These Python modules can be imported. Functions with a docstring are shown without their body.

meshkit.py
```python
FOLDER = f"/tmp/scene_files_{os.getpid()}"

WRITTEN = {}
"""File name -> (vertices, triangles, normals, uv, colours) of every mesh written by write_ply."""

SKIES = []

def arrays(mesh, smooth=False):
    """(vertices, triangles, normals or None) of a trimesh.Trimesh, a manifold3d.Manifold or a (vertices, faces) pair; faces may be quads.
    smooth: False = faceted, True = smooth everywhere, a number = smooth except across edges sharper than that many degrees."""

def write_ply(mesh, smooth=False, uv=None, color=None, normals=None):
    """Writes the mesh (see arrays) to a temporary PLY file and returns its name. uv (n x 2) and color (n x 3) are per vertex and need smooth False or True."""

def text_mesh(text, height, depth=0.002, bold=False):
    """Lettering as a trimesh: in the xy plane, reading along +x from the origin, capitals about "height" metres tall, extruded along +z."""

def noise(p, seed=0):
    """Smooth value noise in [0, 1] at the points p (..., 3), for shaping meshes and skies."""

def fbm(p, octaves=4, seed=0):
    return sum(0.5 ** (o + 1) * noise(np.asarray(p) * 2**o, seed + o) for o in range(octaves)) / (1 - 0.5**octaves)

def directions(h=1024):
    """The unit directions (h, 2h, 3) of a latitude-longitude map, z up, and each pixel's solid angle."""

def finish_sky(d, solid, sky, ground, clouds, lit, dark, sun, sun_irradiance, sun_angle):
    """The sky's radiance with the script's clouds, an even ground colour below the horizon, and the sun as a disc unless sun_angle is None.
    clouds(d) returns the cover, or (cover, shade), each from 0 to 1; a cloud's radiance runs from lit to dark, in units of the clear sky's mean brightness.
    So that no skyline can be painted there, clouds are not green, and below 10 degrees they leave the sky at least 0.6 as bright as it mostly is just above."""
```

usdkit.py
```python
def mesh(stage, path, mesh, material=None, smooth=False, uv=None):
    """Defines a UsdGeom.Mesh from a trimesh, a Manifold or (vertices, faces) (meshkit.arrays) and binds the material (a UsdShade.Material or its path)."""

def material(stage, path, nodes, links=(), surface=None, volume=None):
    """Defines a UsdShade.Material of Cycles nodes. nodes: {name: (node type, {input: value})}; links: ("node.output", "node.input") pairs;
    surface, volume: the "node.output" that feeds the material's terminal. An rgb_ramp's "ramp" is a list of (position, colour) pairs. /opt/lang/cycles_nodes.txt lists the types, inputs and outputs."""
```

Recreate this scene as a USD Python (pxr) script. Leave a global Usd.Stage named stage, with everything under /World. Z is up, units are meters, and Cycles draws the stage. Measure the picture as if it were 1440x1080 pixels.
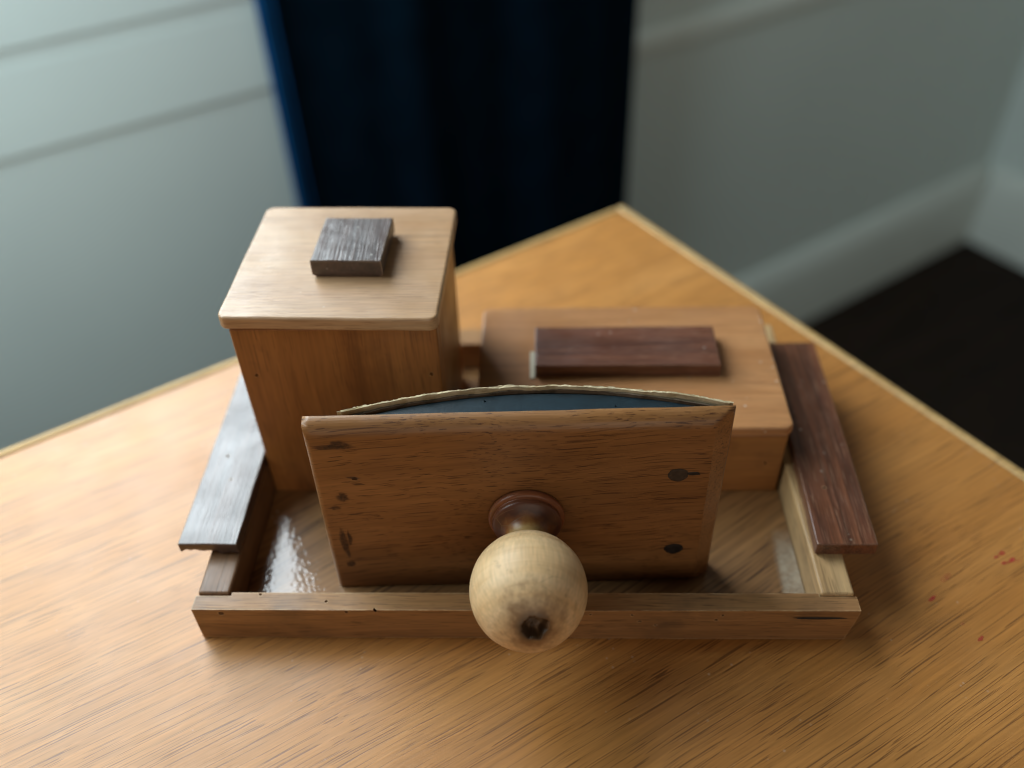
import math, random
import numpy as np, trimesh, manifold3d as m3, usdkit, meshkit
from pxr import Usd, UsdGeom, UsdLux, UsdShade, Gf, Sdf
random.seed(7); RNG = np.random.default_rng(7)
stage = Usd.Stage.CreateInMemory()
UsdGeom.SetStageUpAxis(stage, 'Z'); UsdGeom.SetStageMetersPerUnit(stage, 1.0)
UsdGeom.Xform.Define(stage, '/World'); UsdGeom.Scope.Define(stage, '/World/Looks')

# ------------------------------------------------------------------ camera
CAM = np.array([0.00694, -0.17353, 0.27180])
RIGHT = np.array([0.99944628, 0.02034396, -0.02632994]); UP = np.array([0.00606437, 0.66668659, 0.7453135]); FWD = np.array([-0.03271645, 0.74506047, -0.66619406])
cam = UsdGeom.Camera.Define(stage, '/World/camera')
M = Gf.Matrix4d(*[float(x) for r in ((*RIGHT, 0), (*UP, 0), (*(-FWD), 0), (*CAM, 1)) for x in r])
cam.AddTransformOp().Set(M)
cam.CreateHorizontalApertureAttr(36.0); cam.CreateVerticalApertureAttr(27.0)
cam.CreateFocalLengthAttr(36.0 * 1279.65 / 1440)
cam.CreateFStopAttr(4.1); cam.CreateFocusDistanceAttr(0.287)
cam.CreateClippingRangeAttr(Gf.Vec2f(0.01, 100)); cam.CreateExposureAttr(-0.34)

# room frame: x = along the back wall (TD), y = towards the wall (ND), origin = the corner of the table
TH = 0.61169; E0 = np.array([0.05355, 0.28452, 0.0])
TD = np.array([math.cos(TH), math.sin(TH), 0]); ND = np.array([-math.sin(TH), math.cos(TH), 0])
ROOM = lambda t, n, z=0.0: E0 + TD * t + ND * n + np.array([0, 0, z])
WALL_N = 0.46; FLOOR_Z = -0.74

# ------------------------------------------------------------------ light: the lamp of the back window and two added fill lamps
def rect_light(name, pos, aim, w, h, intensity, color, spread=None):
    L = UsdLux.RectLight.Define(stage, '/World/' + name)
    z = -np.asarray(aim, float); z /= np.linalg.norm(z)
    x = np.cross([0, 0, 1.0], z); x /= np.linalg.norm(x); y = np.cross(z, x)
    L.AddTransformOp().Set(Gf.Matrix4d(*[float(v) for r in ((*x, 0), (*y, 0), (*z, 0), (*pos, 1)) for v in r]))
    L.CreateWidthAttr(w); L.CreateHeightAttr(h); L.CreateIntensityAttr(intensity); L.CreateColorAttr(Gf.Vec3f(*color)); L.CreateNormalizeAttr(False)
    return L
W0, W1, WZ0, WZ1 = -0.44, -0.06, 0.22, 1.15          # the opening of the back window, in room frame
rect_light('window_daylight', ROOM((W0 + W1) / 2, WALL_N + 0.07, (WZ0 + WZ1) / 2), -ND, W1 - W0, WZ1 - WZ0, 15.0, (0.85, 0.95, 1.0))
rect_light('added_wall_wash', ROOM(-0.60, 0.28, 0.55), TD * 0.45 + ND * 0.40 + np.array([0, 0, -0.60]), 0.5, 0.6, 13.0, (0.78, 0.95, 1.0))  # added lamp that washes the left wall; no window stands here
rect_light('added_room_fill', np.array([0.30, -2.2, 0.90]), np.array([-0.10, 0.87, -0.36]), 2.2, 1.4, 1.75, (1.0, 0.88, 0.73))  # added fill from behind the camera, in place of light bounced by the room

# ------------------------------------------------------------------ helpers
COUNT = {}
def numbered(parent, name):
    k = (parent, name); n = COUNT.get(k, 0); COUNT[k] = n + 1
    return f'{parent}/{name}' + (f'_{n:03d}' if n else '')
def setd(prim, **kw):
    for k, v in kw.items():
        if v: prim.SetCustomDataByKey(k, v)
def thing(name, label=None, cat=None, loc=(0, 0, 0), rotz=0.0, kind=None, group=None):
    x = UsdGeom.Xform.Define(stage, numbered('/World', name))
    x.AddTranslateOp().Set(Gf.Vec3d(*map(float, loc)))
    if rotz: x.AddRotateZOp().Set(math.degrees(rotz))
    setd(x.GetPrim(), label=label, category=cat, kind=kind, group=group)
    return x.GetPrim()
def obj(name, mesh, m, parent=None, smooth=35, label=None, cat=None, kind=None):
    base = str(parent.GetPath()) if parent else '/World'
    p = usdkit.mesh(stage, numbered(base, name), mesh, m, smooth).GetPrim()
    setd(p, label=label, category=cat, kind=kind)
    return p
def tm(mf):
    a = mf.to_mesh(); return trimesh.Trimesh(a.vert_properties[:, :3], a.tri_verts, process=False)
_ico = trimesh.creation.icosphere(2).vertices
def rbox(lo, hi, r=0.0008, R=None):
    """box with rounded edges (r) and rounded corners in plan (R)"""
    lo, hi = np.asarray(lo, float), np.asarray(hi, float); r = min(r, (hi - lo).min() * 0.49)
    pts = []
    for c in np.ndindex(2, 2, 2):
        s = np.array(c) * 2 - 1
        if R:
            ctr = np.where(s > 0, hi, lo) - s * np.array([R, R, r])
            for a in np.linspace(0, math.pi / 2, 6):
                pts.append(ctr + np.array([s[0] * math.cos(a), s[1] * math.sin(a), 0]) * (R - r) + _ico * r)
        else:
            pts.append(np.where(s > 0, hi, lo) - s * r + _ico * r)
    return m3.Manifold.hull_points(np.vstack(pts))
def wobble(mf, amp=0.00012, scale=90.0, seed=0, res=0.004):
    mf = mf.refine_to_length(res)
    def f(p):
        p = np.asarray(p)
        d = np.stack([meshkit.fbm(p * scale + 11.3, 3, seed + k * 7) for k in range(3)], -1) - 0.5
        return p + d * 2 * amp
    return mf.warp_batch(f)
def drill(mf, holes, r=0.0007, depth=0.003):
    """worm and nail holes: (point, direction) pairs"""
    for h in holes:
        p, d = np.asarray(h[0], float), np.asarray(h[1], float); rr = h[2] if len(h) > 2 else r
        th = RNG.uniform(0, 6.28, 9); q = np.stack([np.cos(np.sort(th)), np.sin(np.sort(th))], 1) * rr * RNG.uniform(0.75, 1.25, (9, 1))
        a = np.cross(d, [0.3, 0.5, 0.8]); a /= np.linalg.norm(a); b = np.cross(d, a)
        top = p - d * 0.002 + q[:, :1] * a + q[:, 1:] * b; bot = p + d * depth + (q[:, :1] * a + q[:, 1:] * b) * 0.6
        mf = mf - m3.Manifold.hull_points(np.vstack([top, bot]))
    return mf
def blob(center, axis_u, axis_v, ru, rv, seed, off=0.00012, n=28, rough=0.35):
    """thin irregular spot lying on a surface; its vertices come in rings, from the middle out"""
    c, u, v = map(lambda x: np.asarray(x, float), (center, axis_u, axis_v)); nrm = np.cross(u, v)
    a = np.linspace(0, 2 * math.pi, n, endpoint=False)
    rad = 1 + rough * 2 * (meshkit.fbm(np.stack([np.cos(a) * 1.7 + seed * 3.1, np.sin(a) * 1.7, np.full(n, seed * 1.7)], 1), 3, seed) - 0.5) * 2
    ring = c + (np.cos(a) * rad * ru)[:, None] * u + (np.sin(a) * rad * rv)[:, None] * v
    ks = (0.4, 0.7, 1.0)
    V = np.vstack([c + nrm * off] + [ring * k + c * (1 - k) + nrm * off * (0.3 if k == 1 else 1) for k in ks])
    F = [(0, 1 + i, 1 + (i + 1) % n) for i in range(n)]
    for q in range(len(ks) - 1):
        for i in range(n):
            j = (i + 1) % n; A_, B_ = 1 + q * n, 1 + (q + 1) * n
            F += [(A_ + i, B_ + i, B_ + j), (A_ + i, B_ + j, A_ + j)]
    return trimesh.Trimesh(V, np.array(F), process=False)
def soft(prim, values=None):
    """how strong a stain is from its middle to its rim"""
    if values is None: values = [1.0] + [0.95] * 28 + [0.7] * 28 + [0.0] * 28
    UsdGeom.PrimvarsAPI(prim).CreatePrimvar('strength', Sdf.ValueTypeNames.FloatArray, UsdGeom.Tokens.vertex).Set([float(x) for x in values])

# ------------------------------------------------------------------ materials
RX, RY, RZ = (0, 0, 0), (0, 0, -math.pi / 2), (0, math.pi / 2, 0)      # grain along x, y, z
def wood(name, rot, light, dark, pore=(0.05, 0.025, 0.012), pore_amt=0.55, pore_cov=0.40, pore_len=55, pore_wid=1300, pore_soft=0.03, gate=0.05, rvar=1.0, scratch=0.0, fib=0.35,
         rough=0.42, spec=0.4, coat=0.0, coat_rough=0.1, coat_peel=0.0, bump=0.15, fig=(5, 55), wear=0.0, wearcol=(0.5, 0.33, 0.17),
         stain=0.0, staincol=(0.05, 0.035, 0.03), stain_scale=28, dust=0.0, fade=None, distort=0.6, seed=0.0, extra=None):
    N = {}; L = []
    def n(k, t, **kw): N[k] = (t, kw); return k
    def l(a, b): L.append((a, b))
    n('geo', 'geometry'); n('rot', 'mapping', rotation=rot, location=(seed, seed * 0.7, seed * 0.3)); l('geo.position', 'rot.vector')
    # slight waviness of the grain
    n('wv', 'noise_texture', scale=14.0, detail=2.0); l('rot.vector', 'wv.vector')
    n('wc', 'vector_math', math_type='subtract', vector2=(0.5, 0.5, 0.5)); l('wv.color', 'wc.vector1')
    n('ws', 'vector_math', math_type='multiply', vector2=(0.0, 0.006 * distort, 0.006 * distort)); l('wc.vector', 'ws.vector1')
    n('gv', 'vector_math', math_type='add'); l('rot.vector', 'gv.vector1'); l('ws.vector', 'gv.vector2')
    def streak(k, sl, sw, detail=3.0, rgh=0.6):
        n(k + 'm', 'mapping', scale=(sl, sw, sw)); l('gv.vector', k + 'm.vector')
        n(k, 'noise_texture', scale=1.0, detail=detail, roughness=rgh); l(k + 'm.vector', k + '.vector')
    streak('fg', fig[0], fig[1], 4.0); streak('fb', 25, 900, 3.0, 0.65); streak('po', pore_len, pore_wid, 1.0, 0.5); streak('bd', 4, 170, 2.0)
    n('figr', 'rgb_ramp', ramp=[(0.30, dark), (0.68, light)]); l('fg.fac', 'figr.fac')
    n('fbr', 'map_range', from_min=0.3, from_max=0.7, to_min=1 - fib, to_max=1 + fib * 0.45); l('fb.fac', 'fbr.value')
    n('c1', 'vector_math', math_type='scale'); l('figr.color', 'c1.vector1'); l('fbr.result', 'c1.scale')
    # pores, gathered in the early wood
    n('pb', 'map_range', from_min=0.35, from_max=0.65, to_min=-gate, to_max=gate); l('bd.fac', 'pb.value')
    n('pa', 'math', math_type='add'); l('po.fac', 'pa.value1'); l('pb.result', 'pa.value2')
    n('pm', 'map_range', from_min=pore_cov, from_max=pore_cov - pore_soft, to_min=0.0, to_max=1.0, clamp=True); l('pa.value', 'pm.value')
    n('pf', 'math', math_type='multiply', value2=pore_amt); l('pm.result', 'pf.value1')
    n('c2', 'mix', color2=pore); l('pf.value', 'c2.fac'); l('c1.vector', 'c2.color1')
    col = 'c2.color'
    if stain:
        n('sn', 'noise_texture', scale=float(stain_scale), detail=5.0, roughness=0.62); l('rot.vector', 'sn.vector')
        n('sr', 'map_range', from_min=0.55, from_max=0.74, to_min=0.0, to_max=stain, clamp=True); l('sn.fac', 'sr.value')
        n('c3', 'mix', color2=staincol); l('sr.result', 'c3.fac'); l(col, 'c3.color1'); col = 'c3.color'
    if fade:      # a large pale or worn patch: (centre, radius, colour, amount)
        for i, (c, rad, fc, amt) in enumerate(fade):
            n(f'fd{i}', 'vector_math', math_type='distance', vector2=c); l('geo.position', f'fd{i}.vector1')
            n(f'fn{i}', 'noise_texture', scale=70.0, detail=4.0); l('rot.vector', f'fn{i}.vector')
            n(f'fa{i}', 'math', math_type='multiply_add', value2=rad * 1.3); l(f'fn{i}.fac', f'fa{i}.value1'); l(f'fd{i}.value', f'fa{i}.value3')
            n(f'fr{i}', 'map_range', from_min=rad * 1.65, from_max=rad * 0.8, to_min=0.0, to_max=amt, clamp=True); l(f'fa{i}.value', f'fr{i}.value')
            n(f'fc{i}', 'mix', color2=fc); l(f'fr{i}.result', f'fc{i}.fac'); l(col, f'fc{i}.color1'); col = f'fc{i}.color'
    if wear:
        n('bv', 'bevel', samples=6, radius=0.0011)
        n('bd1', 'vector_math', math_type='dot_product'); l('bv.bevel', 'bd1.vector1'); l('geo.normal', 'bd1.vector2')
        n('wn', 'noise_texture', scale=160.0, detail=4.0, roughness=0.7); l('rot.vector', 'wn.vector')
        n('wr', 'map_range', from_min=0.985, from_max=0.80, to_min=0.0, to_max=1.0, clamp=True); l('bd1.value', 'wr.value')
        n('wn2', 'map_range', from_min=0.36, from_max=0.60, to_min=0.0, to_max=wear, clamp=True); l('wn.fac', 'wn2.value')
        n('wm', 'math', math_type='multiply'); l('wr.result', 'wm.value1'); l('wn2.result', 'wm.value2')
        n('c4', 'mix', color2=wearcol); l('wm.value', 'c4.fac'); l(col, 'c4.color1'); col = 'c4.color'
    if dust:
        n('dv', 'voronoi_texture', scale=230.0); l('geo.position', 'dv.vector')
        n('dn', 'noise_texture', scale=45.0, detail=2.0); l('geo.position', 'dn.vector')
        n('dr', 'map_range', from_min=0.13, from_max=0.07, to_min=0.0, to_max=1.0, clamp=True); l('dv.distance', 'dr.value')
        n('dr2', 'map_range', from_min=0.53, from_max=0.62, to_min=0.0, to_max=dust, clamp=True); l('dn.fac', 'dr2.value')
        n('dm', 'math', math_type='multiply'); l('dr.result', 'dm.value1'); l('dr2.result', 'dm.value2')
        n('c5', 'mix', color2=(0.62, 0.58, 0.52)); l('dm.value', 'c5.fac'); l(col, 'c5.color1'); col = 'c5.color'
    if scratch:
        n('svm', 'mapping', rotation=(0.2, 0.1, 0.95 + seed), scale=(55, 2300, 2300)); l('geo.position', 'svm.vector')
        n('sv', 'noise_texture', scale=1.0, detail=0.0); l('svm.vector', 'sv.vector')
        n('svr', 'map_range', from_min=0.70, from_max=0.76, to_min=0.0, to_max=1.0, clamp=True); l('sv.fac', 'svr.value')
        n('sn2', 'noise_texture', scale=60.0, detail=3.0); l('geo.position', 'sn2.vector')
        n('sg2', 'map_range', from_min=0.45, from_max=0.58, to_min=0.0, to_max=scratch, clamp=True); l('sn2.fac', 'sg2.value')
        n('sx', 'math', math_type='multiply'); l('svr.result', 'sx.value1'); l('sg2.result', 'sx.value2')
        n('c6', 'mix', color2=wearcol); l('sx.value', 'c6.fac'); l(col, 'c6.color1'); col = 'c6.color'
    n('bh', 'math', math_type='multiply_add', value2=-1.6); l('pf.value', 'bh.value1'); l('fb.fac', 'bh.value3')
    n('bp', 'bump', strength=bump, distance=0.0006); l('bh.value', 'bp.height')
    n('rn', 'noise_texture', scale=60.0, detail=4.0); l('rot.vector', 'rn.vector')
    n('rr', 'map_range', from_min=0.3, from_max=0.7, to_min=rough - 0.07 * rvar, to_max=rough + 0.09 * rvar); l('rn.fac', 'rr.value')
    p = dict(specular_ior_level=spec)
    if coat: p.update(coat_weight=coat, coat_roughness=coat_rough)
    n('p', 'principled_bsdf', **p); l(col, 'p.base_color'); l('rr.result', 'p.roughness'); l('bp.normal', 'p.normal')
    if coat_peel:
        n('cn', 'noise_texture', scale=620.0, detail=2.0, roughness=0.45); l('geo.position', 'cn.vector')
        n('cn2', 'noise_texture', scale=150.0, detail=2.0); l('geo.position', 'cn2.vector')
        n('ca', 'math', math_type='multiply_add', value2=1.6); l('cn2.fac', 'ca.value1'); l('cn.fac', 'ca.value3')
        n('cb', 'bump', strength=coat_peel, distance=0.0006); l('ca.value', 'cb.height'); l('cb.normal', 'p.coat_normal')
    return usdkit.material(stage, f'/World/Looks/{name}', N, L, surface='p.BSDF')

def plain(name, color, rough=0.6, spec=0.3, vary=0.12, scale=40.0, bump=0.0, bscale=400.0, **kw):
    N = {'geo': ('geometry', {}), 'no': ('noise_texture', {'scale': scale, 'detail': 5.0}), 'mr': ('map_range', {'from_min': 0.3, 'from_max': 0.7, 'to_min': 1 - vary, 'to_max': 1 + vary}),
         'c': ('vector_math', {'math_type': 'scale', 'vector1': color}), 'p': ('principled_bsdf', {'roughness': rough, 'specular_ior_level': spec, **kw})}
    L = [('geo.position', 'no.vector'), ('no.fac', 'mr.value'), ('mr.result', 'c.scale'), ('c.vector', 'p.base_color')]
    if bump:
        N['bn'] = ('noise_texture', {'scale': bscale, 'detail': 4.0}); N['bp'] = ('bump', {'strength': bump, 'distance': 0.0005})
        L += [('geo.position', 'bn.vector'), ('bn.fac', 'bp.height'), ('bp.normal', 'p.normal')]
    return usdkit.material(stage, f'/World/Looks/{name}', N, L, surface='p.BSDF')

def speckle(name, color, amount, rough=0.55, scale=900.0, contrast=1.0):
    """a stain, strong in its middle and fading at its rim, broken up by the grain"""
    N = {'geo': ('geometry', {}), 'no': ('noise_texture', {'scale': scale, 'detail': 3.0, 'roughness': 0.6}), 'mr': ('map_range', {'from_min': 0.35, 'from_max': 0.65, 'to_min': 1 - contrast, 'to_max': 1.0, 'clamp': True}),
         'at': ('attribute', {'attribute': 'strength'}), 'mu': ('math', {'math_type': 'multiply'}), 'mu2': ('math', {'math_type': 'multiply', 'value2': amount}),
         'p': ('principled_bsdf', {'base_color': color, 'roughness': rough}), 't': ('transparent_bsdf', {}), 'm': ('mix_closure', {})}
    L = [('geo.position', 'no.vector'), ('no.fac', 'mr.value'), ('mr.result', 'mu.value1'), ('at.fac', 'mu.value2'), ('mu.value', 'mu2.value1'), ('mu2.value', 'm.fac'), ('t.BSDF', 'm.closure1'), ('p.BSDF', 'm.closure2')]
    return usdkit.material(stage, f'/World/Looks/{name}', N, L, surface='m.closure')

GR = (0, 0, -math.radians(32.0))
oak_table = wood('oak_table', GR, (0.53, 0.230, 0.058), (0.445, 0.176, 0.037), pore=(0.14, 0.050, 0.014), pore_amt=0.75, pore_cov=0.394, pore_len=24, pore_wid=2600, pore_soft=0.04, gate=0.018, rvar=0.35, fib=0.22, rough=0.43, spec=0.62, bump=0.08, fig=(4, 40), stain=0.07, staincol=(0.60, 0.38, 0.19), stain_scale=11, distort=0.6, wearcol=(0.70, 0.52, 0.30), dust=0.25)
oak_edge = wood('oak_edge', GR, (0.58, 0.37, 0.15), (0.48, 0.27, 0.09), pore_amt=0.3, rough=0.5)
oak_floor = wood('oak_tray_base', (0, 0, -math.radians(39)), (0.33, 0.165, 0.062), (0.22, 0.10, 0.035), pore=(0.07, 0.032, 0.014), pore_amt=0.8, pore_len=40, pore_wid=1600, pore_soft=0.03, fib=0.3, rough=0.5, coat=1.0, coat_rough=0.07, coat_peel=0.20, dust=0.9)
rail_wood = wood('rail_wood', RX, (0.37, 0.190, 0.076), (0.25, 0.117, 0.044), pore=(0.08, 0.032, 0.012), pore_amt=0.5, pore_cov=0.385, pore_len=90, pore_wid=2600, fib=0.24, rough=0.44, stain=0.5, staincol=(0.08, 0.048, 0.03), stain_scale=34, wear=0.7, wearcol=(0.60, 0.40, 0.22), bump=0.2)
side_wood = wood('side_wood', RY, (0.25, 0.12, 0.055), (0.15, 0.07, 0.030), pore_amt=0.3, fib=0.24, rough=0.42, stain=0.4, stain_scale=45, wear=0.4, bump=0.15)
pale_side = wood('pale_side_wood', RY, (0.57, 0.37, 0.185), (0.45, 0.27, 0.12), pore_amt=0.3, fib=0.22, rough=0.5, stain=0.6, staincol=(0.18, 0.11, 0.055), stain_scale=60, wear=0.3)
mahogany = wood('red_hardwood', RY, (0.23, 0.080, 0.036), (0.060, 0.020, 0.013), pore=(0.40, 0.22, 0.13), pore_amt=0.32, pore_cov=0.385, pore_len=80, pore_wid=2400, fib=0.5, rough=0.33, spec=0.7, bump=0.22, fig=(6, 170), wear=0.85, wearcol=(0.46, 0.28, 0.17), dust=0.8)
ebonised = wood('dark_worn_hardwood', RY, (0.080, 0.040, 0.030), (0.030, 0.015, 0.012), pore=(0.20, 0.14, 0.12), pore_amt=0.25, pore_cov=0.39, pore_len=80, pore_wid=2400, fib=0.5, rough=0.34, spec=0.9, bump=0.22, fig=(6, 150), wear=0.9, wearcol=(0.42, 0.28, 0.18), dust=0.4)
mahogany_x = wood('red_hardwood_cross', RX, (0.18, 0.064, 0.034), (0.075, 0.025, 0.016), pore=(0.36, 0.20, 0.13), pore_amt=0.25, pore_cov=0.385, pore_len=80, pore_wid=2400, fib=0.45, rough=0.36, spec=0.65, bump=0.2, fig=(6, 150), wear=0.8, wearcol=(0.44, 0.26, 0.16), dust=0.6)
box_wood = wood('box_wood', RZ, (0.36, 0.145, 0.040), (0.225, 0.079, 0.020), pore=(0.10, 0.035, 0.010), pore_amt=0.4, pore_cov=0.38, pore_len=70, pore_wid=2400, fib=0.22, rough=0.40, bump=0.10, fig=(9, 60), stain=0.5, staincol=(0.09, 0.035, 0.014), stain_scale=48, wear=0.3)
box_wood_x = wood('low_box_wood', RX, (0.38, 0.168, 0.050), (0.27, 0.105, 0.029), pore=(0.12, 0.04, 0.012), pore_amt=0.35, pore_cov=0.38, pore_wid=2400, fib=0.2, rough=0.42, bump=0.10, stain=0.4, staincol=(0.11, 0.045, 0.018), stain_scale=55, wear=0.3)
lid_wood = wood('tall_lid_wood', RX, (0.47, 0.283, 0.153), (0.375, 0.205, 0.102), pore=(0.24, 0.12, 0.055), pore_amt=0.55, pore_cov=0.39, pore_len=85, pore_wid=2400, fib=0.2, rough=0.37, spec=0.55, bump=0.20, fig=(8, 90), wear=0.12, wearcol=(0.52, 0.33, 0.19), stain=0.3, staincol=(0.22, 0.115, 0.055), stain_scale=40, dust=0.3, scratch=0.25)
lid_low = wood('low_lid_wood', RX, (0.49, 0.235, 0.098), (0.39, 0.168, 0.062), pore=(0.25, 0.11, 0.045), pore_amt=0.45, pore_cov=0.385, pore_len=80, pore_wid=2400, fib=0.18, rough=0.40, spec=0.5, bump=0.15, fig=(8, 90), wear=0.5, wearcol=(0.60, 0.40, 0.24), stain=0.25, staincol=(0.24, 0.12, 0.05), stain_scale=40, dust=0.8)
board_wood = wood('blotter_oak', (0, 0.07, 0), (0.295, 0.132, 0.045), (0.200, 0.082, 0.025), pore=(0.07, 0.024, 0.009), pore_amt=0.9, pore_cov=0.376, pore_len=50, pore_wid=2900, pore_soft=0.025, gate=0.03, fib=0.2, rough=0.40, bump=0.12, fig=(7, 60), wear=0.8, wearcol=(0.52, 0.31, 0.15), distort=1.2, stain=0.2, staincol=(0.14, 0.055, 0.02), stain_scale=30)
navy = plain('navy_paint', (0.011, 0.023, 0.031), rough=0.32, spec=0.6, vary=0.2, scale=200.0, bump=0.10, bscale=900)
def paper_mat(name, a, b, d):
    N = {'geo': ('geometry', {}), 'n1': ('noise_texture', {'scale': 110.0, 'detail': 5.0, 'roughness': 0.65}), 'm2': ('mapping', {'scale': (160, 160, 1500)}), 'n2': ('noise_texture', {'scale': 1.0, 'detail': 3.0}),
         'r': ('rgb_ramp', {'ramp': [(0.27, d), (0.40, b), (0.54, a)]}), 'f': ('map_range', {'from_min': 0.3, 'from_max': 0.7, 'to_min': 0.65, 'to_max': 1.1}), 'c': ('vector_math', {'math_type': 'scale'}),
         'bp': ('bump', {'strength': 0.2, 'distance': 0.0003}), 'p': ('principled_bsdf', {'roughness': 0.85, 'specular_ior_level': 0.15})}
    L = [('geo.position', 'n1.vector'), ('geo.position', 'm2.vector'), ('m2.vector', 'n2.vector'), ('n1.fac', 'r.fac'), ('n2.fac', 'f.value'), ('r.color', 'c.vector1'), ('f.result', 'c.scale'), ('c.vector', 'p.base_color'), ('n2.fac', 'bp.height'), ('bp.normal', 'p.normal')]
    return usdkit.material(stage, f'/World/Looks/{name}', N, L, surface='p.BSDF')
papers = [paper_mat('blotting_paper_cream', (0.60, 0.49, 0.32), (0.42, 0.31, 0.17), (0.06, 0.045, 0.03)), paper_mat('blotting_paper_tan', (0.42, 0.31, 0.17), (0.24, 0.16, 0.08), (0.04, 0.03, 0.022)), paper_mat('blotting_paper_dirty', (0.14, 0.10, 0.07), (0.06, 0.045, 0.03), (0.02, 0.016, 0.013))]
dark_plug = plain('dark_filler', (0.022, 0.016, 0.014), rough=0.5, vary=0.4, scale=500)
grey_plug = plain('grey_filler', (0.055, 0.038, 0.028), rough=0.5, vary=0.3, scale=500)
ink = speckle('old_ink', (0.035, 0.014, 0.009), 0.85, contrast=0.5)
red_ink = speckle('red_ink', (0.50, 0.035, 0.035), 0.9, scale=700.0, contrast=0.5)
orange_ink = speckle('faded_red_ink', (0.55, 0.10, 0.06), 0.45, scale=700.0)
pale_strip = speckle('pale_strip', (0.58, 0.49, 0.37), 0.72, rough=0.3, scale=420.0, contrast=0.45)  # pale see-through tone for the strip on the tray base
pale_glue = plain('pale_glue', (0.66, 0.60, 0.46), rough=0.6, vary=0.15, scale=120)
wall_paint = plain('wall_paint', (0.71, 0.80, 0.78), rough=0.6, vary=0.03, scale=4)
trim_paint = plain('trim_paint', (0.76, 0.82, 0.78), rough=0.4, vary=0.03, scale=6)
floor_wood = wood('dark_floor', (0, 0, -0.6), (0.030, 0.017, 0.011), (0.013, 0.008, 0.006), rough=0.7, spec=0.15)
velvet = plain('navy_velvet', (0.0012, 0.0078, 0.0165), rough=0.95, spec=0.05, vary=0.2, scale=30)
lit_edge = plain('blue_lit_edge', (0.006, 0.058, 0.17), rough=0.9, spec=0.05, vary=0.1)  # light on the left edge of the curtain, put into a brighter blue

# ------------------------------------------------------------------ the setting
def room_box(t0, t1, n0, n1, z0, z1, r=0.0):
    b = rbox((t0, n0, z0), (t1, n1, z1), r) if r else m3.Manifold.cube((t1 - t0, n1 - n0, z1 - z0)).translate((t0, n0, z0))
    return tm(b)
floor = obj('floor', room_box(-2.6, 3.0, -3.2, 0.60, FLOOR_Z - 0.05, FLOOR_Z), floor_wood, kind='structure')
UsdGeom.Xformable(floor).AddTranslateOp().Set(Gf.Vec3d(*E0)); UsdGeom.Xformable(floor).AddRotateZOp().Set(math.degrees(TH))
CT = 1.30
wall = thing('wall', 'grey green panelled wall behind the table and curtain', None, E0, TH, kind='structure')
obj('lower_wall', room_box(-2.6, CT, WALL_N, WALL_N + 0.14, FLOOR_Z, WZ0), wall_paint, wall)
obj('upper_wall', room_box(-2.6, W0, WALL_N, WALL_N + 0.14, WZ0, 1.9), wall_paint, wall)
obj('upper_wall', room_box(W1, CT, WALL_N, WALL_N + 0.14, WZ0, 1.9), wall_paint, wall)
obj('upper_wall', room_box(W0, W1, WALL_N, WALL_N + 0.14, WZ1, 1.9), wall_paint, wall)
def skirting(t0, t1, n0, flip, parent):
    prof = [(0, 0), (0.020, 0), (0.020, 0.112), (0.017, 0.120), (0.017, 0.126), (0.010, 0.148), (0.004, 0.155), (0, 0.155)]
    cs = m3.CrossSection([np.array(prof)])
    ex = m3.Manifold.extrude(cs, t1 - t0)             # x=depth, y=height, z=length
    return ex
sk = tm(skirting(0, CT + 2.6, 0, False, None)); v = sk.vertices
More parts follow.
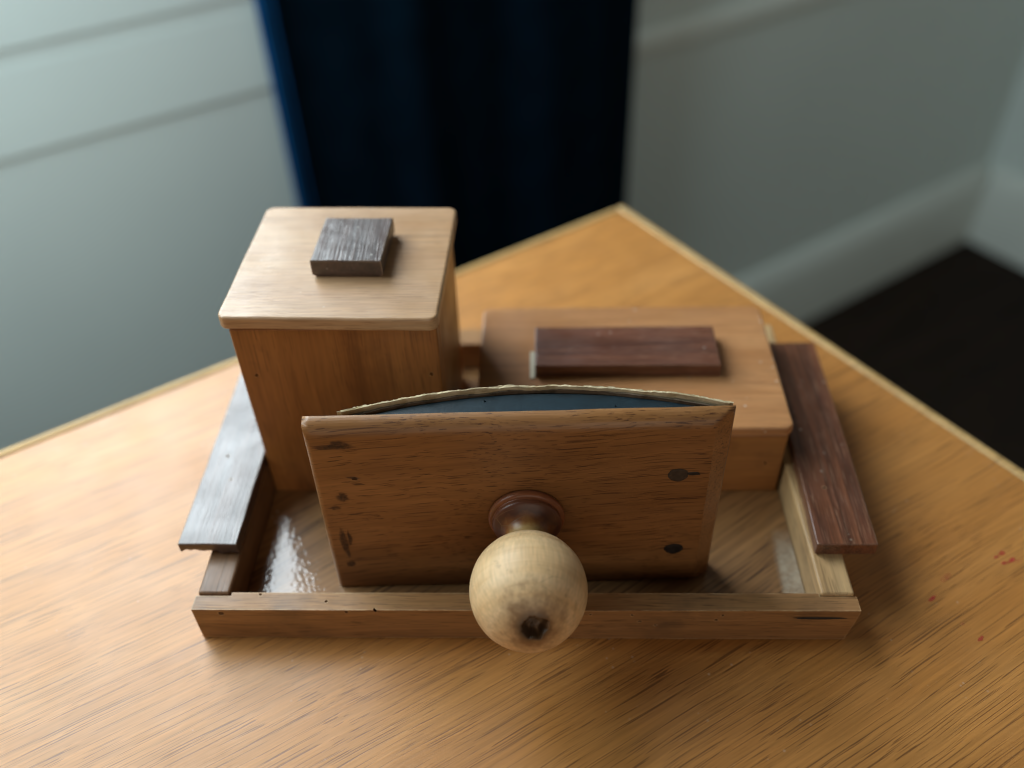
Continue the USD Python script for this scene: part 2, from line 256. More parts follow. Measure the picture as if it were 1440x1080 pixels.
obj('skirting_board', trimesh.Trimesh(np.stack([-2.6 + v[:, 2], WALL_N - v[:, 0], FLOOR_Z + v[:, 1]], 1), sk.faces[:, ::1], process=False), trim_paint, wall)
def moulding(t0, t1, z, h, d, parent, m):
    prof = [(0, -h / 2), (d * 0.5, -h / 2), (d, -h * 0.2), (d, h * 0.25), (d * 0.6, h * 0.4), (d * 0.4, h / 2), (0, h / 2)]
    e = tm(m3.Manifold.extrude(m3.CrossSection([np.array(prof)]), t1 - t0)); q = e.vertices
    obj('moulding', trimesh.Trimesh(np.stack([t0 + q[:, 2], WALL_N - q[:, 0], z + q[:, 1]], 1), e.faces, process=False), m, parent)
def dado(t0, t1, z, h, d):
    prof = [(0, z - h / 2), (d - 0.001, z - h / 2), (d, z - h / 2 + 0.002), (0.0004, z + h / 2), (0, z + h / 2)]
    e = tm(m3.Manifold.extrude(m3.CrossSection([np.array(prof)]), t1 - t0)); q = e.vertices
    obj('moulding', trimesh.Trimesh(np.stack([t0 + q[:, 2], WALL_N - q[:, 0], q[:, 1]], 1), e.faces, process=False), wall_paint, wall)
dado(-2.6, 0.15, 0.034, 0.062, 0.0018)
dado(-2.6, 0.15, -0.046, 0.070, 0.0022)
moulding(0.20, CT, -0.152, 0.034, 0.008, wall, trim_paint)
wall2 = thing('wall', 'grey green wall turning the corner at far right', None, E0, TH, kind='structure')
obj('wall_face', room_box(CT, CT + 0.14, -3.2, WALL_N + 0.14, FLOOR_Z, 1.9), wall_paint, wall2)
sk2 = tm(skirting(0, 3.66, 0, False, None)); v = sk2.vertices
obj('skirting_board', trimesh.Trimesh(np.stack([CT - v[:, 0], -3.2 + v[:, 2] - 0.021, FLOOR_Z + v[:, 1]], 1), sk2.faces[:, ::-1], process=False), trim_paint, wall2)

# curtain: a folded sheet with thickness hanging in front of the wall
def curtain_sheet(t0, t1, n_mid, amp, folds, z0, z1, thick, ph=0.0, k=240):
    s = np.linspace(0, 1, k); t = t0 + (t1 - t0) * s
    zz = np.linspace(z0, z1, 14); rows = []
    for z in zz:
        a = amp * (1 + 0.18 * math.sin(z * 3)); w = np.sin(s * folds * 2 * math.pi + ph + 0.25 * math.sin(z * 2.1)) * a + 0.35 * a * np.sin(s * folds * 4.7 * math.pi + z)
        rows.append(np.stack([t + 0.006 * np.sin(s * 9 + z * 1.3), n_mid + w, np.full(k, z)], 1))
    f = np.array(rows); b = f + np.array([0, thick, 0])
    V = np.vstack([f.reshape(-1, 3), b.reshape(-1, 3)]); R, C = len(zz), k; o = R * C; F = []
    idx = np.arange(R * C).reshape(R, C)
    q = np.stack([idx[:-1, :-1], idx[:-1, 1:], idx[1:, 1:], idx[1:, :-1]], -1).reshape(-1, 4)
    F += [q, q[:, ::-1] + o]
    for c, flip in ((0, 1), (C - 1, 0)):
        e = np.stack([idx[:-1, c], idx[:-1, c] + o, idx[1:, c] + o, idx[1:, c]], -1); F.append(e if not flip else e[:, ::-1])
    F = np.vstack(F)
    return trimesh.Trimesh(V, np.vstack([F[:, [0, 1, 2]], F[:, [0, 2, 3]]]), process=False)
curt = thing('curtain', 'dark navy velvet curtain hanging in front of the wall behind the table', 'curtain', E0, TH)
obj('cloth', curtain_sheet(-0.050, 0.350, WALL_N - 0.065, 0.006, 2.3, FLOOR_Z + 0.01, 1.5, 0.004), velvet, curt, smooth=True)
obj('lit_edge', curtain_sheet(-0.0565, -0.0485, WALL_N - 0.066, 0.004, 0.4, FLOOR_Z + 0.01, 1.5, 0.004, k=20), lit_edge, curt, smooth=True)  # added strip that paints the lit rim of the cloth

# ------------------------------------------------------------------ the table
table = thing('table', 'varnished oak table with a pale edge strip under the wooden desk set', 'table', E0, TH)
TX, TY = 1.30, 0.92
obj('tabletop', room_box(-TX, -0.0058, -TY, -0.0058, -0.022, 0.0), oak_table, table)
def strip(lo, hi): return tm(rbox(lo, hi, 0.0022))
obj('edge_strip', strip((-TX, -0.0052, -0.024), (-0.0052, 0, 0.0003)), oak_edge, table)
obj('edge_strip', strip((-0.0052, -TY, -0.024), (0, 0, 0.0003)), oak_edge, table)
obj('apron', room_box(-TX + 0.05, -0.07, -0.062, -0.042, -0.11, -0.0225), oak_table, table)
obj('apron', room_box(-0.062, -0.042, -TY + 0.05, -0.07, -0.11, -0.0225), oak_table, table)
for (a, b) in ((-0.07, -0.07), (-TX + 0.03, -0.07), (-0.07, -TY + 0.03)):
    obj('leg', tm(rbox((a - 0.0, b - 0.0, FLOOR_Z), (a + 0.045, b + 0.045, -0.0225), 0.003)), oak_table, table)
def to_room(p):
    d = np.asarray(p, float) - E0; return np.array([d @ TD, d @ ND, d[2]])
for i, (x, y, a, b, m) in enumerate([(0.1427, 0.0165, .0022, .0009, red_ink), (0.1743, 0.0362, .0019, .0011, red_ink), (0.1765, 0.0330, .0022, .0009, red_ink), (0.1735, 0.0318, .0014, .0008, red_ink), (0.1715, 0.0345, .0012, .0009, red_ink),
                                     (0.1785, 0.0325, .0016, .0008, orange_ink), (0.1539, 0.0004, .0018, .0008, red_ink), (0.1502, 0.0064, .0010, .0008, orange_ink), (0.1506, 0.0255, .0030, .0014, orange_ink)]):
    soft(obj('ink_spot', blob(to_room((x, y, 0)), (1, 0, 0), (0, 1, 0), a, b, i + 3, off=0.0001), m, table, smooth=False, label='small red ink spot on the table'))

# ------------------------------------------------------------------ the tray
A, HR = 0.1103, 0.0166; FZ = 0.0030
tray = thing('tray', 'low open wooden desk tray with two overhanging dark caps along its sides', 'tray', (0, 0, 0))
fr = m3.Manifold.hull_points(np.array([(x, y, z) for y in (0, 0.0126) for (x, z) in ((-A, HR), (A, HR), (-A + 0.0004, 0.0145), (A, 0.0145), (-0.1102, 0.0003), (0.1082, 0.0003))]))
fr = wobble(fr - m3.Manifold.cube((0.3, 0.02, 0.02)).translate((-0.15, 0.0078, HR - 0.0001 + 0.003)), 0.00022, 70, 3, 0.0035)
fr = fr - rbox((-A - .01, 0.0056, 0.0108), (-0.0982, 0.02, 0.03), 0.0002) - rbox((0.0982, 0.0056, 0.0108), (A + .01, 0.02, 0.03), 0.0002)
fr = fr ^ m3.Manifold.cube((0.3, 0.0079, 0.03)).translate((-0.15, -0.001, -0.001)) + (fr ^ m3.Manifold.cube((0.19, 0.02, 0.0100)).translate((-0.095, -0.001, 0)) ^ m3.Manifold.cube((0.3, 0.0079, 0.03)).translate((-0.15, -0.001, -0.001)))
hx = lambda px: (px - 739) / 4.262 / 1000
fr = drill(fr, [((hx(459), 0.0035, HR), (0, 0, -1)), ((hx(531), 0.0004, HR - .0003), (0, 0.5, -0.8), .0009), ((hx(310), 0, 0.0145), (0, 1, 0.1), .0012), ((hx(490), 0, 0.0155), (0, 1, 0), .0008), ((hx(893), 0, 0.0140), (0, 1, 0)), ((hx(905), 0, 0.0105), (0, 1, 0)),
                ((hx(835), 0, 0.0145), (0, 1, 0), .0005), ((hx(928), 0, 0.0085), (0, 1, 0), .0006), ((hx(1012), 0, 0.0115), (0, 1, 0), .0007), ((hx(1020), 0, 0.0140), (0, 1, 0), .0006), ((hx(362), 0.0062, HR), (0, 0, -1), .0008)])
obj('front_rail', tm(fr), rail_wood, tray)
crack = [blob((0.098, -0.00015, 0.0128), (1, 0, 0), (0, 0, 1), .0085, .0006, 41, off=0.0002, rough=0.3)]
crack[0].vertices[:, 1] -= 0.0
obj('crack', crack[0], dark_plug, tray, smooth=False, label='dark crack near the right end of the front rail')
for s, m in ((-1, side_wood), (1, pale_side)):
    lo = (0.0986, 0.0058, 0.0004); hi = (0.1097, 0.150, HR + 0.0012)
    if s < 0: lo, hi = (-hi[0], lo[1], lo[2]), (-lo[0], hi[1], hi[2])
    sr = rbox(lo, hi, 0.0011)
    sr = sr - m3.Manifold.cube((0.03, 0.004, 0.0112)).translate((0.095 if s > 0 else -0.125, 0.004, -0.0002)) if True else sr
    sr = wobble(sr, 0.00018, 80, 9 + s, 0.004)
    obj('side_rail', tm(sr), m, tray)
obj('back_rail', tm(wobble(rbox((-0.0984, 0.1385, 0.0004), (0.0984, 0.1495, HR), 0.0008), 0.0002, 60, 5)), rail_wood, tray)
obj('base', tm(m3.Manifold.cube((0.1966, 0.1302, FZ - 0.0006)).translate((-0.0983, 0.0081, 0.0006))), oak_floor, tray)
CZ0, CZ1 = HR + 0.0013, 0.0234
def cap(x0, x1, shift, seed, holes, chip):
    c = rbox((x0, 0.0219, CZ0), (x1, 0.1300, CZ1), 0.0005)
    c = c.refine_to_length(0.0016)
    def f(p):
        p = np.array(p); k = (p[:, 1] - 0.0219) / 0.108
        p[:, 0] += shift * k
        d = np.stack([meshkit.fbm(p * 120, 3, seed + j * 5) for j in range(3)], -1) - 0.5
        p += d * 0.0004
        if chip:          # the ragged, chipped underside of the front end
            q = meshkit.fbm(np.stack([p[:, 0] * 420, p[:, 1] * 60, p[:, 2] * 0], 1), 3, 77) - 0.5
            low = np.clip((CZ0 + 0.0028 - p[:, 2]) / 0.0028, 0, 1) * np.clip((0.030 - p[:, 1]) / 0.006, 0, 1)
            p[:, 2] += low * (q * 0.0030 + 0.0006); p[:, 1] += low * (q * 0.0018 + 0.0005)
            edge = np.clip((p[:, 0] - x0 - 0.0035) / -0.0035, 0, 1); p[:, 2] += low * edge * 0.0016
        return p
    c = c.warp_batch(f)
    return drill(c, holes)
obj('side_cap', tm(cap(-0.1197, -0.0989, 0.0000, 3, [((-0.1128, 0.0640, CZ1), (0, 0, -1), .0008), ((-0.1085, 0.0520, CZ1), (0, 0, -1), .0006)], True)), ebonised, tray, label='dark grey brown cap on the left rail with a chipped front end')
obj('side_cap', tm(cap(0.1000, 0.1205, 0.0026, 8, [((0.1082, 0.0475, CZ1), (0, 0, -1), .0008)], False)), mahogany, tray, label='dark red cap on the right rail')

gx, gy = np.meshgrid(np.linspace(0.0900, 0.0982, 9), np.linspace(0.0085, 0.046, 16), indexing='ij')  # thin pale sheet on the base, fading at its left and back
gi = np.arange(gx.size).reshape(gx.shape); gq = np.stack([gi[:-1, :-1], gi[1:, :-1], gi[1:, 1:], gi[:-1, 1:]], -1).reshape(-1, 4)
base_strip = trimesh.Trimesh(np.stack([gx.ravel(), gy.ravel(), np.full(gx.size, FZ + 0.00012)], 1), np.vstack([gq[:, [0, 1, 2]], gq[:, [0, 2, 3]]]), process=False)
soft(obj('pale_strip', base_strip, pale_strip, tray, smooth=False, label='pale strip on the tray base beside the right rail'), (np.clip((gx - 0.0900 - (gy - 0.0085) * 0.03) / 0.0018, 0, 1) * np.clip((0.046 - gy) / 0.014, 0, 1)).ravel())

# ------------------------------------------------------------------ the boxes
def box(name, label, x0, x1, y0, y1, z0, ztop, lid_t, ov, wood_m, lid_m, R, yaw, wall_t, holes):
    cx, cy = (x0 + x1) / 2, (y0 + y1) / 2
    t = thing(name, label, 'box', (cx, cy, z0), 0)
    def loc(a, b): return (np.asarray(a) - (cx, cy, z0), np.asarray(b) - (cx, cy, z0))
    zb = ztop - lid_t - 0.0005
    bx0, bx1, by0, by1 = x0 + ov, x1 - ov, y0 + ov, y1 - ov
    f = wobble(rbox(*loc((bx0, by0, z0), (bx1, by0 + wall_t, zb)), 0.0009), 0.00018, 60, 3)
    f = drill(f, [(np.array(h) - (cx, cy, z0), (0, 1, 0), 0.0009) for h in holes])
    obj('front_panel', tm(f), wood_m, t)
    for a, b in ((bx0, bx0 + wall_t), (bx1 - wall_t, bx1)):
        obj('side_panel', tm(wobble(rbox(*loc((a, by0 + wall_t + 0.0001, z0), (b, by1 - wall_t - 0.0001, zb)), 0.0006), 0.00015, 60, 5)), wood_m, t)
    obj('back_panel', tm(rbox(*loc((bx0, by1 - wall_t, z0), (bx1, by1, zb)), 0.0009)), wood_m, t)
    obj('bottom_panel', tm(rbox(*loc((bx0 + wall_t, by0 + wall_t, z0 + .0002), (bx1 - wall_t, by1 - wall_t, z0 + 0.003)), 0.0002)), wood_m, t)
    lid = rbox((x0 - cx, y0 - cy, ztop - lid_t - z0), (x1 - cx, y1 - cy, ztop - z0), 0.0010, R)
    lid = wobble(lid, 0.00022, 60, 11, 0.003)
    lid = lid + rbox((bx0 + wall_t + .0006 - cx, by0 + wall_t + .0006 - cy, ztop - lid_t - 0.003 - z0), (bx1 - wall_t - .0006 - cx, by1 - wall_t - .0006 - cy, ztop - lid_t - z0 + .001), 0.0003)
    lid = lid.rotate((0, 0, math.degrees(yaw)))
    return t, obj('lid', tm(lid), lid_m, t), (cx, cy, z0)
tall, tlid, tc = box('tall_box', 'tall square lidded wooden box with a dark square knob', -0.1001, -0.0261, 0.0624, 0.1328, FZ + 0.0001, 0.0902, 0.0052, 0.0018, box_wood, lid_wood, 0.0034, -0.0288, 0.0055,
                     [(-0.0928, 0.0642, 0.0640), (-0.0315, 0.0642, 0.0640)])
def chamfer_block(x0, x1, y0, y1, z0, z1, ch, seed, yaw=0.0, c=(0, 0)):
    b = m3.Manifold.hull_points(np.vstack([np.array([(x, y, z) for x in (x0, x1) for y in (y0, y1) for z in (z0 + ch, z1 - .0003)]), np.array([(x, y, z0) for x in (x0 + ch, x1 - ch) for y in (y0 + ch * .4, y1 - ch)]), np.array([(x, y, z1) for x in (x0 + .0003, x1 - .0003) for y in (y0 + .0003, y1 - .0003)])]))
    b = wobble(b, 0.00022, 130, seed, 0.0015)
    return tm(b.translate((-c[0], -c[1], 0)).rotate((0, 0, math.degrees(yaw))))
obj('knob', chamfer_block(-0.0721 , -0.0474, 0.0856, 0.1134, 0.0902 - FZ, 0.0971 - FZ, 0.0012, 21, -0.0288, tc[:2]), ebonised, tlid)
low, llid, lc = box('low_box', 'low wide lidded wooden box with a long dark red handle', -0.0177, 0.0984, 0.0625, 0.1360, FZ + 0.0001, 0.0386, 0.0042, 0.0012, box_wood_x, lid_low, 0.0034, 0.0, 0.0050,
                    [(0.0905, 0.0637, 0.0190)])
hb = rbox((0.00445 - lc[0], 0.0910 - lc[1], 0.0386 - lc[2]), (0.0754 - lc[0], 0.1150 - lc[1], 0.0445 - lc[2]), 0.0005)
hb = hb ^ m3.Manifold.hull_points(np.array([(x - lc[0], y - lc[1], z) for z in (0, 0.1) for (x, y) in ((0.0, 0.08), (0.0728, 0.08), (0.0770, 0.0942), (0.0770, 0.12), (0.0, 0.12))]))
obj('handle', tm(wobble(hb, 0.0003, 130, 31, 0.002)), mahogany_x, llid)
obj('glue_mark', tm(rbox((0.0024 - lc[0], 0.0900 - lc[1], 0.0386 - lc[2] + 0.0001), (0.0043 - lc[0], 0.1060 - lc[1], 0.0386 - lc[2] + 0.0006), 0.00025)), pale_glue, llid, label='pale glue mark beside the left end of the handle')

# ------------------------------------------------------------------ the rocker blotter, standing on its long edge
PX, PY, PZ, YAW = 0.0, 0.02063, FZ + 0.0003, 0.0288
blot = thing('rocker_blotter', 'wooden rocker blotter with a pale ball knob standing on its long edge', 'blotter', (PX, PY, PZ), YAW)
LEAN = 0.020
Rl = trimesh.transformations.rotation_matrix(-LEAN, (1, 0, 0))[:3, :3]
def lean(m):
    m = m.copy() if isinstance(m, trimesh.Trimesh) else tm(m); m.vertices = m.vertices @ Rl.T; return m
W2, HB, TB = 0.0660, 0.0779, 0.0056
# side profile (y, z): top front edge rounded over; plan profile (x, y): right front edge chamfered, left rounded
rr = 0.0052; a = np.linspace(0, math.pi / 2, 10)
prof = [(0, 0.0006), (0.0006, 0)] + [(TB, 0.0), (TB, HB - 0.0004)] + [(rr - rr * math.sin(x), HB - rr + rr * math.cos(x)) for x in a]
b1 = m3.Manifold.extrude(m3.CrossSection([np.array(prof)]), 2 * W2).transform(np.array([[0, 0, 1, -W2], [1, 0, 0, 0], [0, 1, 0, 0]], float))
rl = 0.0022
plan = [(-W2 + rl - rl * math.sin(x), rl - rl * math.cos(x)) for x in a][::-1] + [(W2 - 0.0062, 0), (W2 - 0.0006, 0.0036), (W2, 0.0046), (W2, TB), (-W2, TB)]
b2 = m3.Manifold.extrude(m3.CrossSection([np.array(plan)], m3.FillRule.NonZero), 0.2).translate((0, 0, -0.05))
if b2.volume() <= 0: b2 = m3.Manifold.extrude(m3.CrossSection([np.array(plan[::-1])]), 0.2).translate((0, 0, -0.05))
bd = b1 ^ b2
bd = wobble(bd, 0.00022, 75, 51, 0.0022)
bd = drill(bd, [((-0.0525, 0.0, 0.0552), (0, 1, 0), .0011)])
board = obj('board', lean(bd), board_wood, blot, smooth=32)
for (x, z, r1, r2, m, sd) in ((0.0500, 0.0537, .0032, .0029, grey_plug, 61), (0.0518, 0.0171, .0032, .0027, dark_plug, 62)):
    obj('filler_plug', lean(blob((x, -0.0001, z), (1, 0, 0), (0, 0, 1), r1, r2, sd, off=0.0002, rough=0.10)), m, board, smooth=False)
obj('filler_plug', lean(blob((0.0548, -0.0001, 0.0541), (1, 0, 0), (0, 0, 1), .0024, .0008, 63, off=0.0002, rough=0.2)), dark_plug, board, smooth=False)
for (x, z, ru, rv, sd) in ((-0.0560, 0.0708, .0042, .0013, 64), (-0.0575, 0.0695, .0070, .0010, 69), (-0.0530, 0.0560, .0026, .0006, 70), (-0.0575, 0.0470, .0022, .0020, 65), (-0.0610, 0.0420, .0024, .0010, 71), (-0.0600, 0.0235, .0013, .0075, 66), (-0.0582, 0.0270, .0008, .0045, 67), (-0.0595, 0.0130, .0020, .0016, 68)):
    soft(obj('ink_stain', lean(blob((x, -0.0001, z), (1, 0, 0), (0, 0, 1), ru, rv, sd, off=0.0002, rough=0.45)), ink, board, smooth=False))

# the drum: a segment of a circle, blue black on its sides, under layers of blotting paper
def arc(half, sag, k, y0):
    Rr = (half * half + sag * sag) / (2 * sag); ph = math.asin(half / Rr)
    th = np.linspace(-ph, ph, k); return np.stack([DX + Rr * np.sin(th), y0 + sag - Rr + Rr * np.cos(th)], 1)
SAG, HALF, DX = 0.0098, 0.0560, 0.0050
pl = arc(HALF, SAG, 60, TB + 0.0004)
seg = m3.Manifold.extrude(m3.CrossSection([np.vstack([pl[::-1]])]), HB - 0.0042).translate((0, 0, 0.0016))
if seg.volume() <= 0: seg = m3.Manifold.extrude(m3.CrossSection([pl]), HB - 0.0042).translate((0, 0, 0.0016))
seg = drill(seg, [((-0.0105, 0.0130, HB - 0.0026), (0, 0, -1), .0006), ((0.030, 0.0092, HB - 0.0026), (0, 0, -1), .0004)])
obj('side_segment', lean(seg), navy, blot, smooth=30)
def paper(off0, off1, top, rag, seed, wide, droop=0.0, k=420):
    base = arc(HALF + wide, SAG, k, TB + 0.0005); d = np.gradient(base, axis=0); nn = np.stack([-d[:, 1], d[:, 0]], 1); nn /= np.linalg.norm(nn, axis=1)[:, None]
    s = np.linspace(0, 1, k)
    no = lambda f, sd: meshkit.fbm(np.stack([s * f, s * 0 + sd * 1.37, s * 0], 1), 4, sd) - 0.5
    bul = 0.0006 * no(9, seed + 3) * 2 + 0.0003 * np.clip(np.sin(s * math.pi), 0, 1)
    i0, i1 = base + nn * (off0 + bul)[:, None], base + nn * (off1 + bul + 0.00025 * no(60, seed + 5))[:, None]
    zt = HB + top + rag * (1.3 * no(14, seed) + 0.5 * no(60, seed + 2) + 0.22 * no(190, seed + 1)) * 2 * (0.25 + 0.75 * np.sin(s * math.pi) ** 0.6) + droop * (s - 0.5)
    zi = zt - 0.0001
    P = np.stack([np.column_stack([i1, np.full(k, 0.0012)]), np.column_stack([i1, zt - .0007]), np.column_stack([i1 + nn * 0.00012 * np.sign(no(70, seed + 8))[:, None], zt]), np.column_stack([i0, zi]), np.column_stack([i0, np.full(k, 0.0012)])], 1)
    V = P.reshape(-1, 3); F = []
    for j in range(5):
        j2 = (j + 1) % 5; i = np.arange(k - 1)
        F.append(np.stack([i * 5 + j, (i + 1) * 5 + j, (i + 1) * 5 + j2, i * 5 + j2], 1))
    F = np.vstack(F); F = np.vstack([F[:, [0, 1, 2]], F[:, [0, 2, 3]]])
    caps = [(0, 1, 2), (0, 2, 3), (0, 3, 4)]; e = (k - 1) * 5
    F = np.vstack([F, np.array([c[::-1] for c in caps]), np.array(caps) + e])
    m = trimesh.Trimesh(V, F, process=False); m.fix_normals(); return m
for off0, off1, top, rag, sd, wide, mi in ((0.0001, 0.0004, -0.0016, 0.0004, 81, 0.001, 2), (0.0005, 0.0010, -0.0001, 0.0006, 83, 0.0032, 0), (0.0013, 0.0016, -0.0007, 0.0005, 84, 0.0044, 0)):
    obj('blotting_paper', lean(paper(off0, off1, top, rag, sd, wide)), papers[mi], blot, smooth=40)

# the knob: turned collar and neck, ball with a broken-out end
KX, KZ = 0.0017, 0.0364
BALL_A, BALL_R = 0.0303, 0.0180
collar_prof = [(0.0, 0.0), (0.0119, 0.0), (0.0124, 0.0006), (0.0126, 0.0014), (0.0124, 0.0022), (0.0117, 0.0028), (0.0112, 0.0029), (0.0111, 0.0033), (0.0114, 0.0038), (0.0112, 0.0046), (0.0104, 0.0054), (0.0093, 0.0062), (0.0081, 0.0072), (0.0071, 0.0084), (0.0065, 0.0098), (0.0062, 0.0112), (0.0062, 0.0126), (0.0066, 0.0140), (0.004, 0.0148), (0.0, 0.015)]
def lathe(prof, secs):
    p = np.array(prof); th = np.linspace(0, 2 * math.pi, secs, endpoint=False); k = len(p)
    V = np.stack([np.outer(np.cos(th), p[:, 0]), np.broadcast_to(-p[:, 1], (secs, k)), np.outer(np.sin(th), p[:, 0])], -1).reshape(-1, 3)
    F = []
    for i in range(secs):
        j = (i + 1) % secs
        for q in range(k - 1): F += [(i * k + q, j * k + q, j * k + q + 1), (i * k + q, j * k + q + 1, i * k + q + 1)]
    m = trimesh.Trimesh(V, np.array(F), process=True); m.fix_normals(); return m
cp = np.array(collar_prof); tt = np.concatenate([[0], np.cumsum(np.linalg.norm(np.diff(cp, axis=0), axis=1))])
from scipy.interpolate import PchipInterpolator
fine = np.linspace(0, tt[-1], 90); cpf = np.stack([PchipInterpolator(tt, cp[:, 0])(fine), PchipInterpolator(tt, cp[:, 1])(fine)], 1)
ang = np.linspace(math.acos(0.0058 / BALL_R) + math.pi / 2, 0.0, 150)          # angle from the tip
bp_ = np.stack([BALL_R * np.sin(ang), BALL_A + BALL_R * np.cos(ang) * 1.02], 1); bp_ = np.vstack([[0.0, bp_[0, 1]], bp_]); bp_[-1, 0] = 0
ball = lathe(bp_, 200); bv = np.array(ball.vertices); ctr = np.array([0, -BALL_A, 0])
rel = bv - ctr; dirn = rel / np.maximum(np.linalg.norm(rel, axis=1), 1e-9)[:, None]
tipd = np.array([0.05, -0.95, 0.29]); tipd /= np.linalg.norm(tipd)
bu = np.array([1.0, 0, 0]) - tipd * tipd[0]; bu /= np.linalg.norm(bu); bw = np.cross(tipd, bu)
gd = np.arccos(np.clip(dirn @ tipd, -1, 1)) * BALL_R; az = np.arctan2(dirn @ bw, dirn @ bu)
edge = 0.0037 * (1 + 0.32 * (meshkit.fbm(np.stack([np.cos(az) * 2.2, np.sin(az) * 2.2, az * 0], 1), 4, 5) - 0.5) * 2 + 0.25 * np.cos(az - 0.2))
dep = np.clip((edge - gd) / 0.0012, 0, 1) * 0.0030 + np.clip((edge - gd) / 0.004, 0, 1) * 0.0015
dep *= 0.75 + 0.5 * meshkit.fbm(bv * 700, 3, 9)
rim = np.exp(-((gd - edge - 0.0004) / 0.0007) ** 2) * 0.00025 * meshkit.fbm(bv * 600, 3, 3)
bv = bv - tipd * dep[:, None] + dirn * rim[:, None] + dirn * ((meshkit.fbm(bv * 130, 3, 4) - 0.5) * 0.0003)[:, None]
ball = trimesh.Trimesh(bv, ball.faces, process=False)
cy_, sy_ = math.cos(YAW), math.sin(YAW)
def world_of(p):
    q = Rl @ np.asarray(p, float); return np.array([PX + cy_ * q[0] - sy_ * q[1], PY + sy_ * q[0] + cy_ * q[1], PZ + q[2]])
def knob_material():
    tip = world_of(np.array([KX, 0, KZ]) + ctr + tipd * BALL_R); base = world_of((KX, 0, KZ))
    axis = world_of((KX, -1, KZ)) - base
    N = {'geo': ('geometry', {}), 'r': ('mapping', {'rotation': (0, 0, -math.pi / 2 - YAW)}),
         'rel': ('vector_math', {'math_type': 'subtract', 'vector2': tuple(base)}), 'ax': ('vector_math', {'math_type': 'dot_product', 'vector2': tuple(axis)}),
         'n1': ('noise_texture', {'scale': 1.0, 'detail': 4.0, 'roughness': 0.6}), 'm1': ('mapping', {'scale': (330, 26, 26)}),        # lathe rings across the axis
         'n2': ('noise_texture', {'scale': 1.0, 'detail': 3.0}), 'm2': ('mapping', {'scale': (130, 1000, 1000)}),                            # fibres along the axis
         'n3': ('noise_texture', {'scale': 190.0, 'detail': 5.0, 'roughness': 0.65}), 'n4': ('noise_texture', {'scale': 75.0, 'detail': 3.0}),
         'b': ('rgb_ramp', {'ramp': [(0.3, (0.60, 0.365, 0.175)), (0.5, (0.67, 0.435, 0.225)), (0.7, (0.70, 0.47, 0.26))]}),
         'f': ('map_range', {'from_min': 0.3, 'from_max': 0.7, 'to_min': 0.84, 'to_max': 1.08}), 'bf': ('vector_math', {'math_type': 'scale'}),
         # axial shellac: red brown collar, nearly black below the neck, ochre at the neck, bare ball
         'axn': ('math', {'math_type': 'multiply_add', 'value2': 0.0042, 'value3': -0.0021}), 'axs': ('math', {'math_type': 'add'}),
         'an': ('map_range', {'from_min': 0.0, 'from_max': 0.0185, 'clamp': True}),
         'ar': ('rgb_ramp', {'ramp': [(0.0, (0.20, 0.062, 0.026)), (0.12, (0.25, 0.080, 0.030)), (0.20, (0.17, 0.055, 0.024)), (0.34, (0.085, 0.030, 0.018)), (0.44, (0.22, 0.075, 0.022)), (0.50, (0.36, 0.16, 0.045)), (0.56, (0.50, 0.30, 0.11)), (1.0, (0.5, 0.3, 0.11))]}),
         'am': ('map_range', {'from_min': 0.0118, 'from_max': 0.0145, 'clamp': True}), 'c1': ('mix', {}),
         # grime round the broken end
         'td': ('vector_math', {'math_type': 'distance', 'vector2': tuple(tip)}), 'tn': ('math', {'math_type': 'multiply_add', 'value2': 0.024, 'value3': -0.012}), 'ta': ('math', {'math_type': 'add'}),
         'tm': ('map_range', {'from_min': 0.013, 'from_max': 0.0042, 'to_min': 0.0, 'to_max': 0.80, 'clamp': True}), 'c2': ('mix', {'color2': (0.15, 0.062, 0.020)}),
         'tm2': ('map_range', {'from_min': 0.0060, 'from_max': 0.0036, 'clamp': True}), 'c3': ('mix', {'color2': (0.085, 0.046, 0.022)}),
         'gr': ('map_range', {'from_min': 0.60, 'from_max': 0.72, 'to_max': 0.45, 'clamp': True}), 'c4': ('mix', {'color2': (0.22, 0.12, 0.05)}),
         # scratches
         'vs': ('voronoi_texture', {'feature': 'distance_to_edge', 'scale': 1.0}), 'ms': ('mapping', {'rotation': (0.3, 0.5, 0.7), 'scale': (45, 240, 110)}), 'sm': ('map_range', {'from_min': 0.018, 'from_max': 0.006, 'to_max': 0.5, 'clamp': True}),
         'sg': ('map_range', {'from_min': 0.50, 'from_max': 0.60, 'clamp': True}), 'smm': ('math', {'math_type': 'multiply'}), 'c5': ('mix', {'color2': (0.20, 0.12, 0.055)}),
         'rg': ('map_range', {'from_min': 0.012, 'from_max': 0.015, 'to_min': 0.38, 'to_max': 0.5, 'clamp': True}),
         'bh': ('math', {'math_type': 'subtract'}), 'bp': ('bump', {'strength': 0.18, 'distance': 0.0006}), 'p': ('principled_bsdf', {'specular_ior_level': 0.5})}
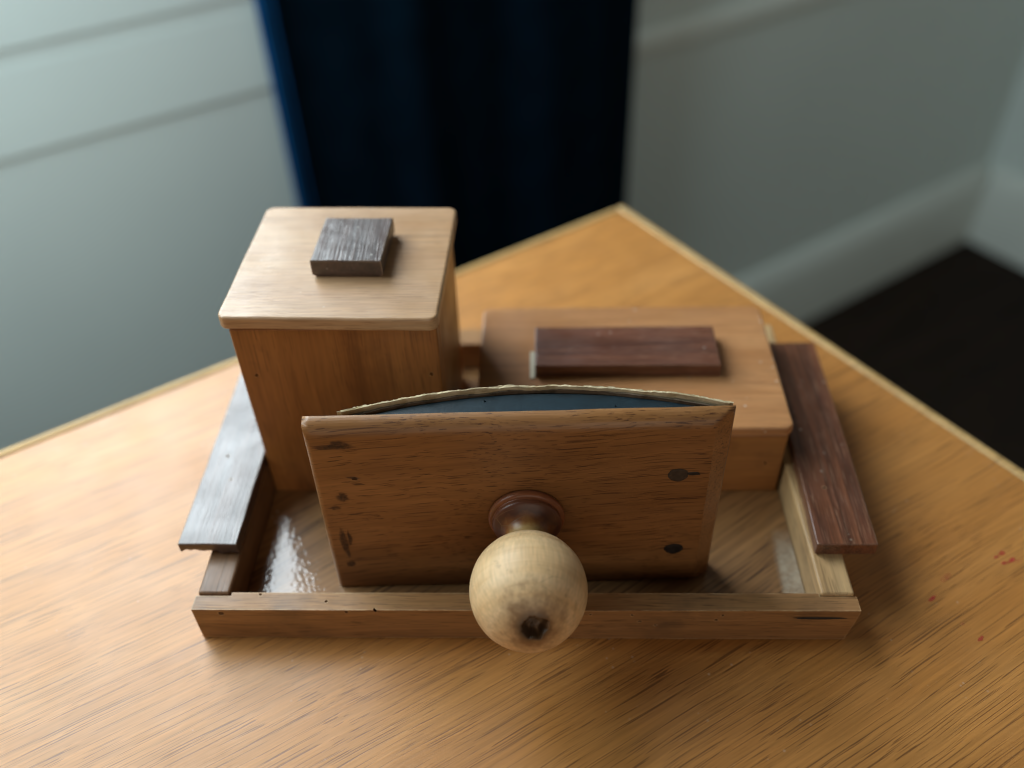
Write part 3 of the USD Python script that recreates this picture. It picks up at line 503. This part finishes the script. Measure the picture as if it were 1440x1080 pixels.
    L = [('geo.position', 'r.vector'), ('r.vector', 'm1.vector'), ('m1.vector', 'n1.vector'), ('r.vector', 'm2.vector'), ('m2.vector', 'n2.vector'), ('geo.position', 'n3.vector'), ('geo.position', 'n4.vector'),
         ('geo.position', 'rel.vector1'), ('rel.vector', 'ax.vector1'), ('n1.fac', 'b.fac'), ('n2.fac', 'f.value'), ('b.color', 'bf.vector1'), ('f.result', 'bf.scale'),
         ('n3.fac', 'axn.value1'), ('axn.value', 'axs.value1'), ('ax.value', 'axs.value2'), ('axs.value', 'an.value'), ('an.result', 'ar.fac'), ('axs.value', 'am.value'), ('am.result', 'c1.fac'), ('ar.color', 'c1.color1'), ('bf.vector', 'c1.color2'),
         ('geo.position', 'td.vector1'), ('n3.fac', 'tn.value1'), ('tn.value', 'ta.value1'), ('td.value', 'ta.value2'), ('ta.value', 'tm.value'), ('tm.result', 'c2.fac'), ('c1.color', 'c2.color1'),
         ('td.value', 'tm2.value'), ('n3.fac', 'gr.value'), ('gr.result', 'c4.fac'), ('c2.color', 'c4.color1'),
         ('geo.position', 'ms.vector'), ('ms.vector', 'vs.vector'), ('vs.distance', 'sm.value'), ('n4.fac', 'sg.value'), ('sm.result', 'smm.value1'), ('sg.result', 'smm.value2'), ('smm.value', 'c5.fac'), ('c4.color', 'c5.color1'),
         ('tm2.result', 'c3.fac'), ('c5.color', 'c3.color1'), ('c3.color', 'p.base_color'),
         ('ax.value', 'rg.value'), ('rg.result', 'p.roughness'), ('n1.fac', 'bh.value1'), ('smm.value', 'bh.value2'), ('bh.value', 'bp.height'), ('bp.normal', 'p.normal')]
    return usdkit.material(stage, '/World/Looks/turned_knob', N, L, surface='p.BSDF')
km = knob_material()
shift = np.array([KX, -0.00005, KZ])
def placed(m): m = m.copy(); m.vertices = m.vertices + shift; return lean(m)
kb = obj('knob', placed(ball), km, blot, smooth=50, label='pale bare wood ball of the knob with a broken-out end')
obj('collar', placed(lathe(cpf, 160)), km, kb, smooth=50)
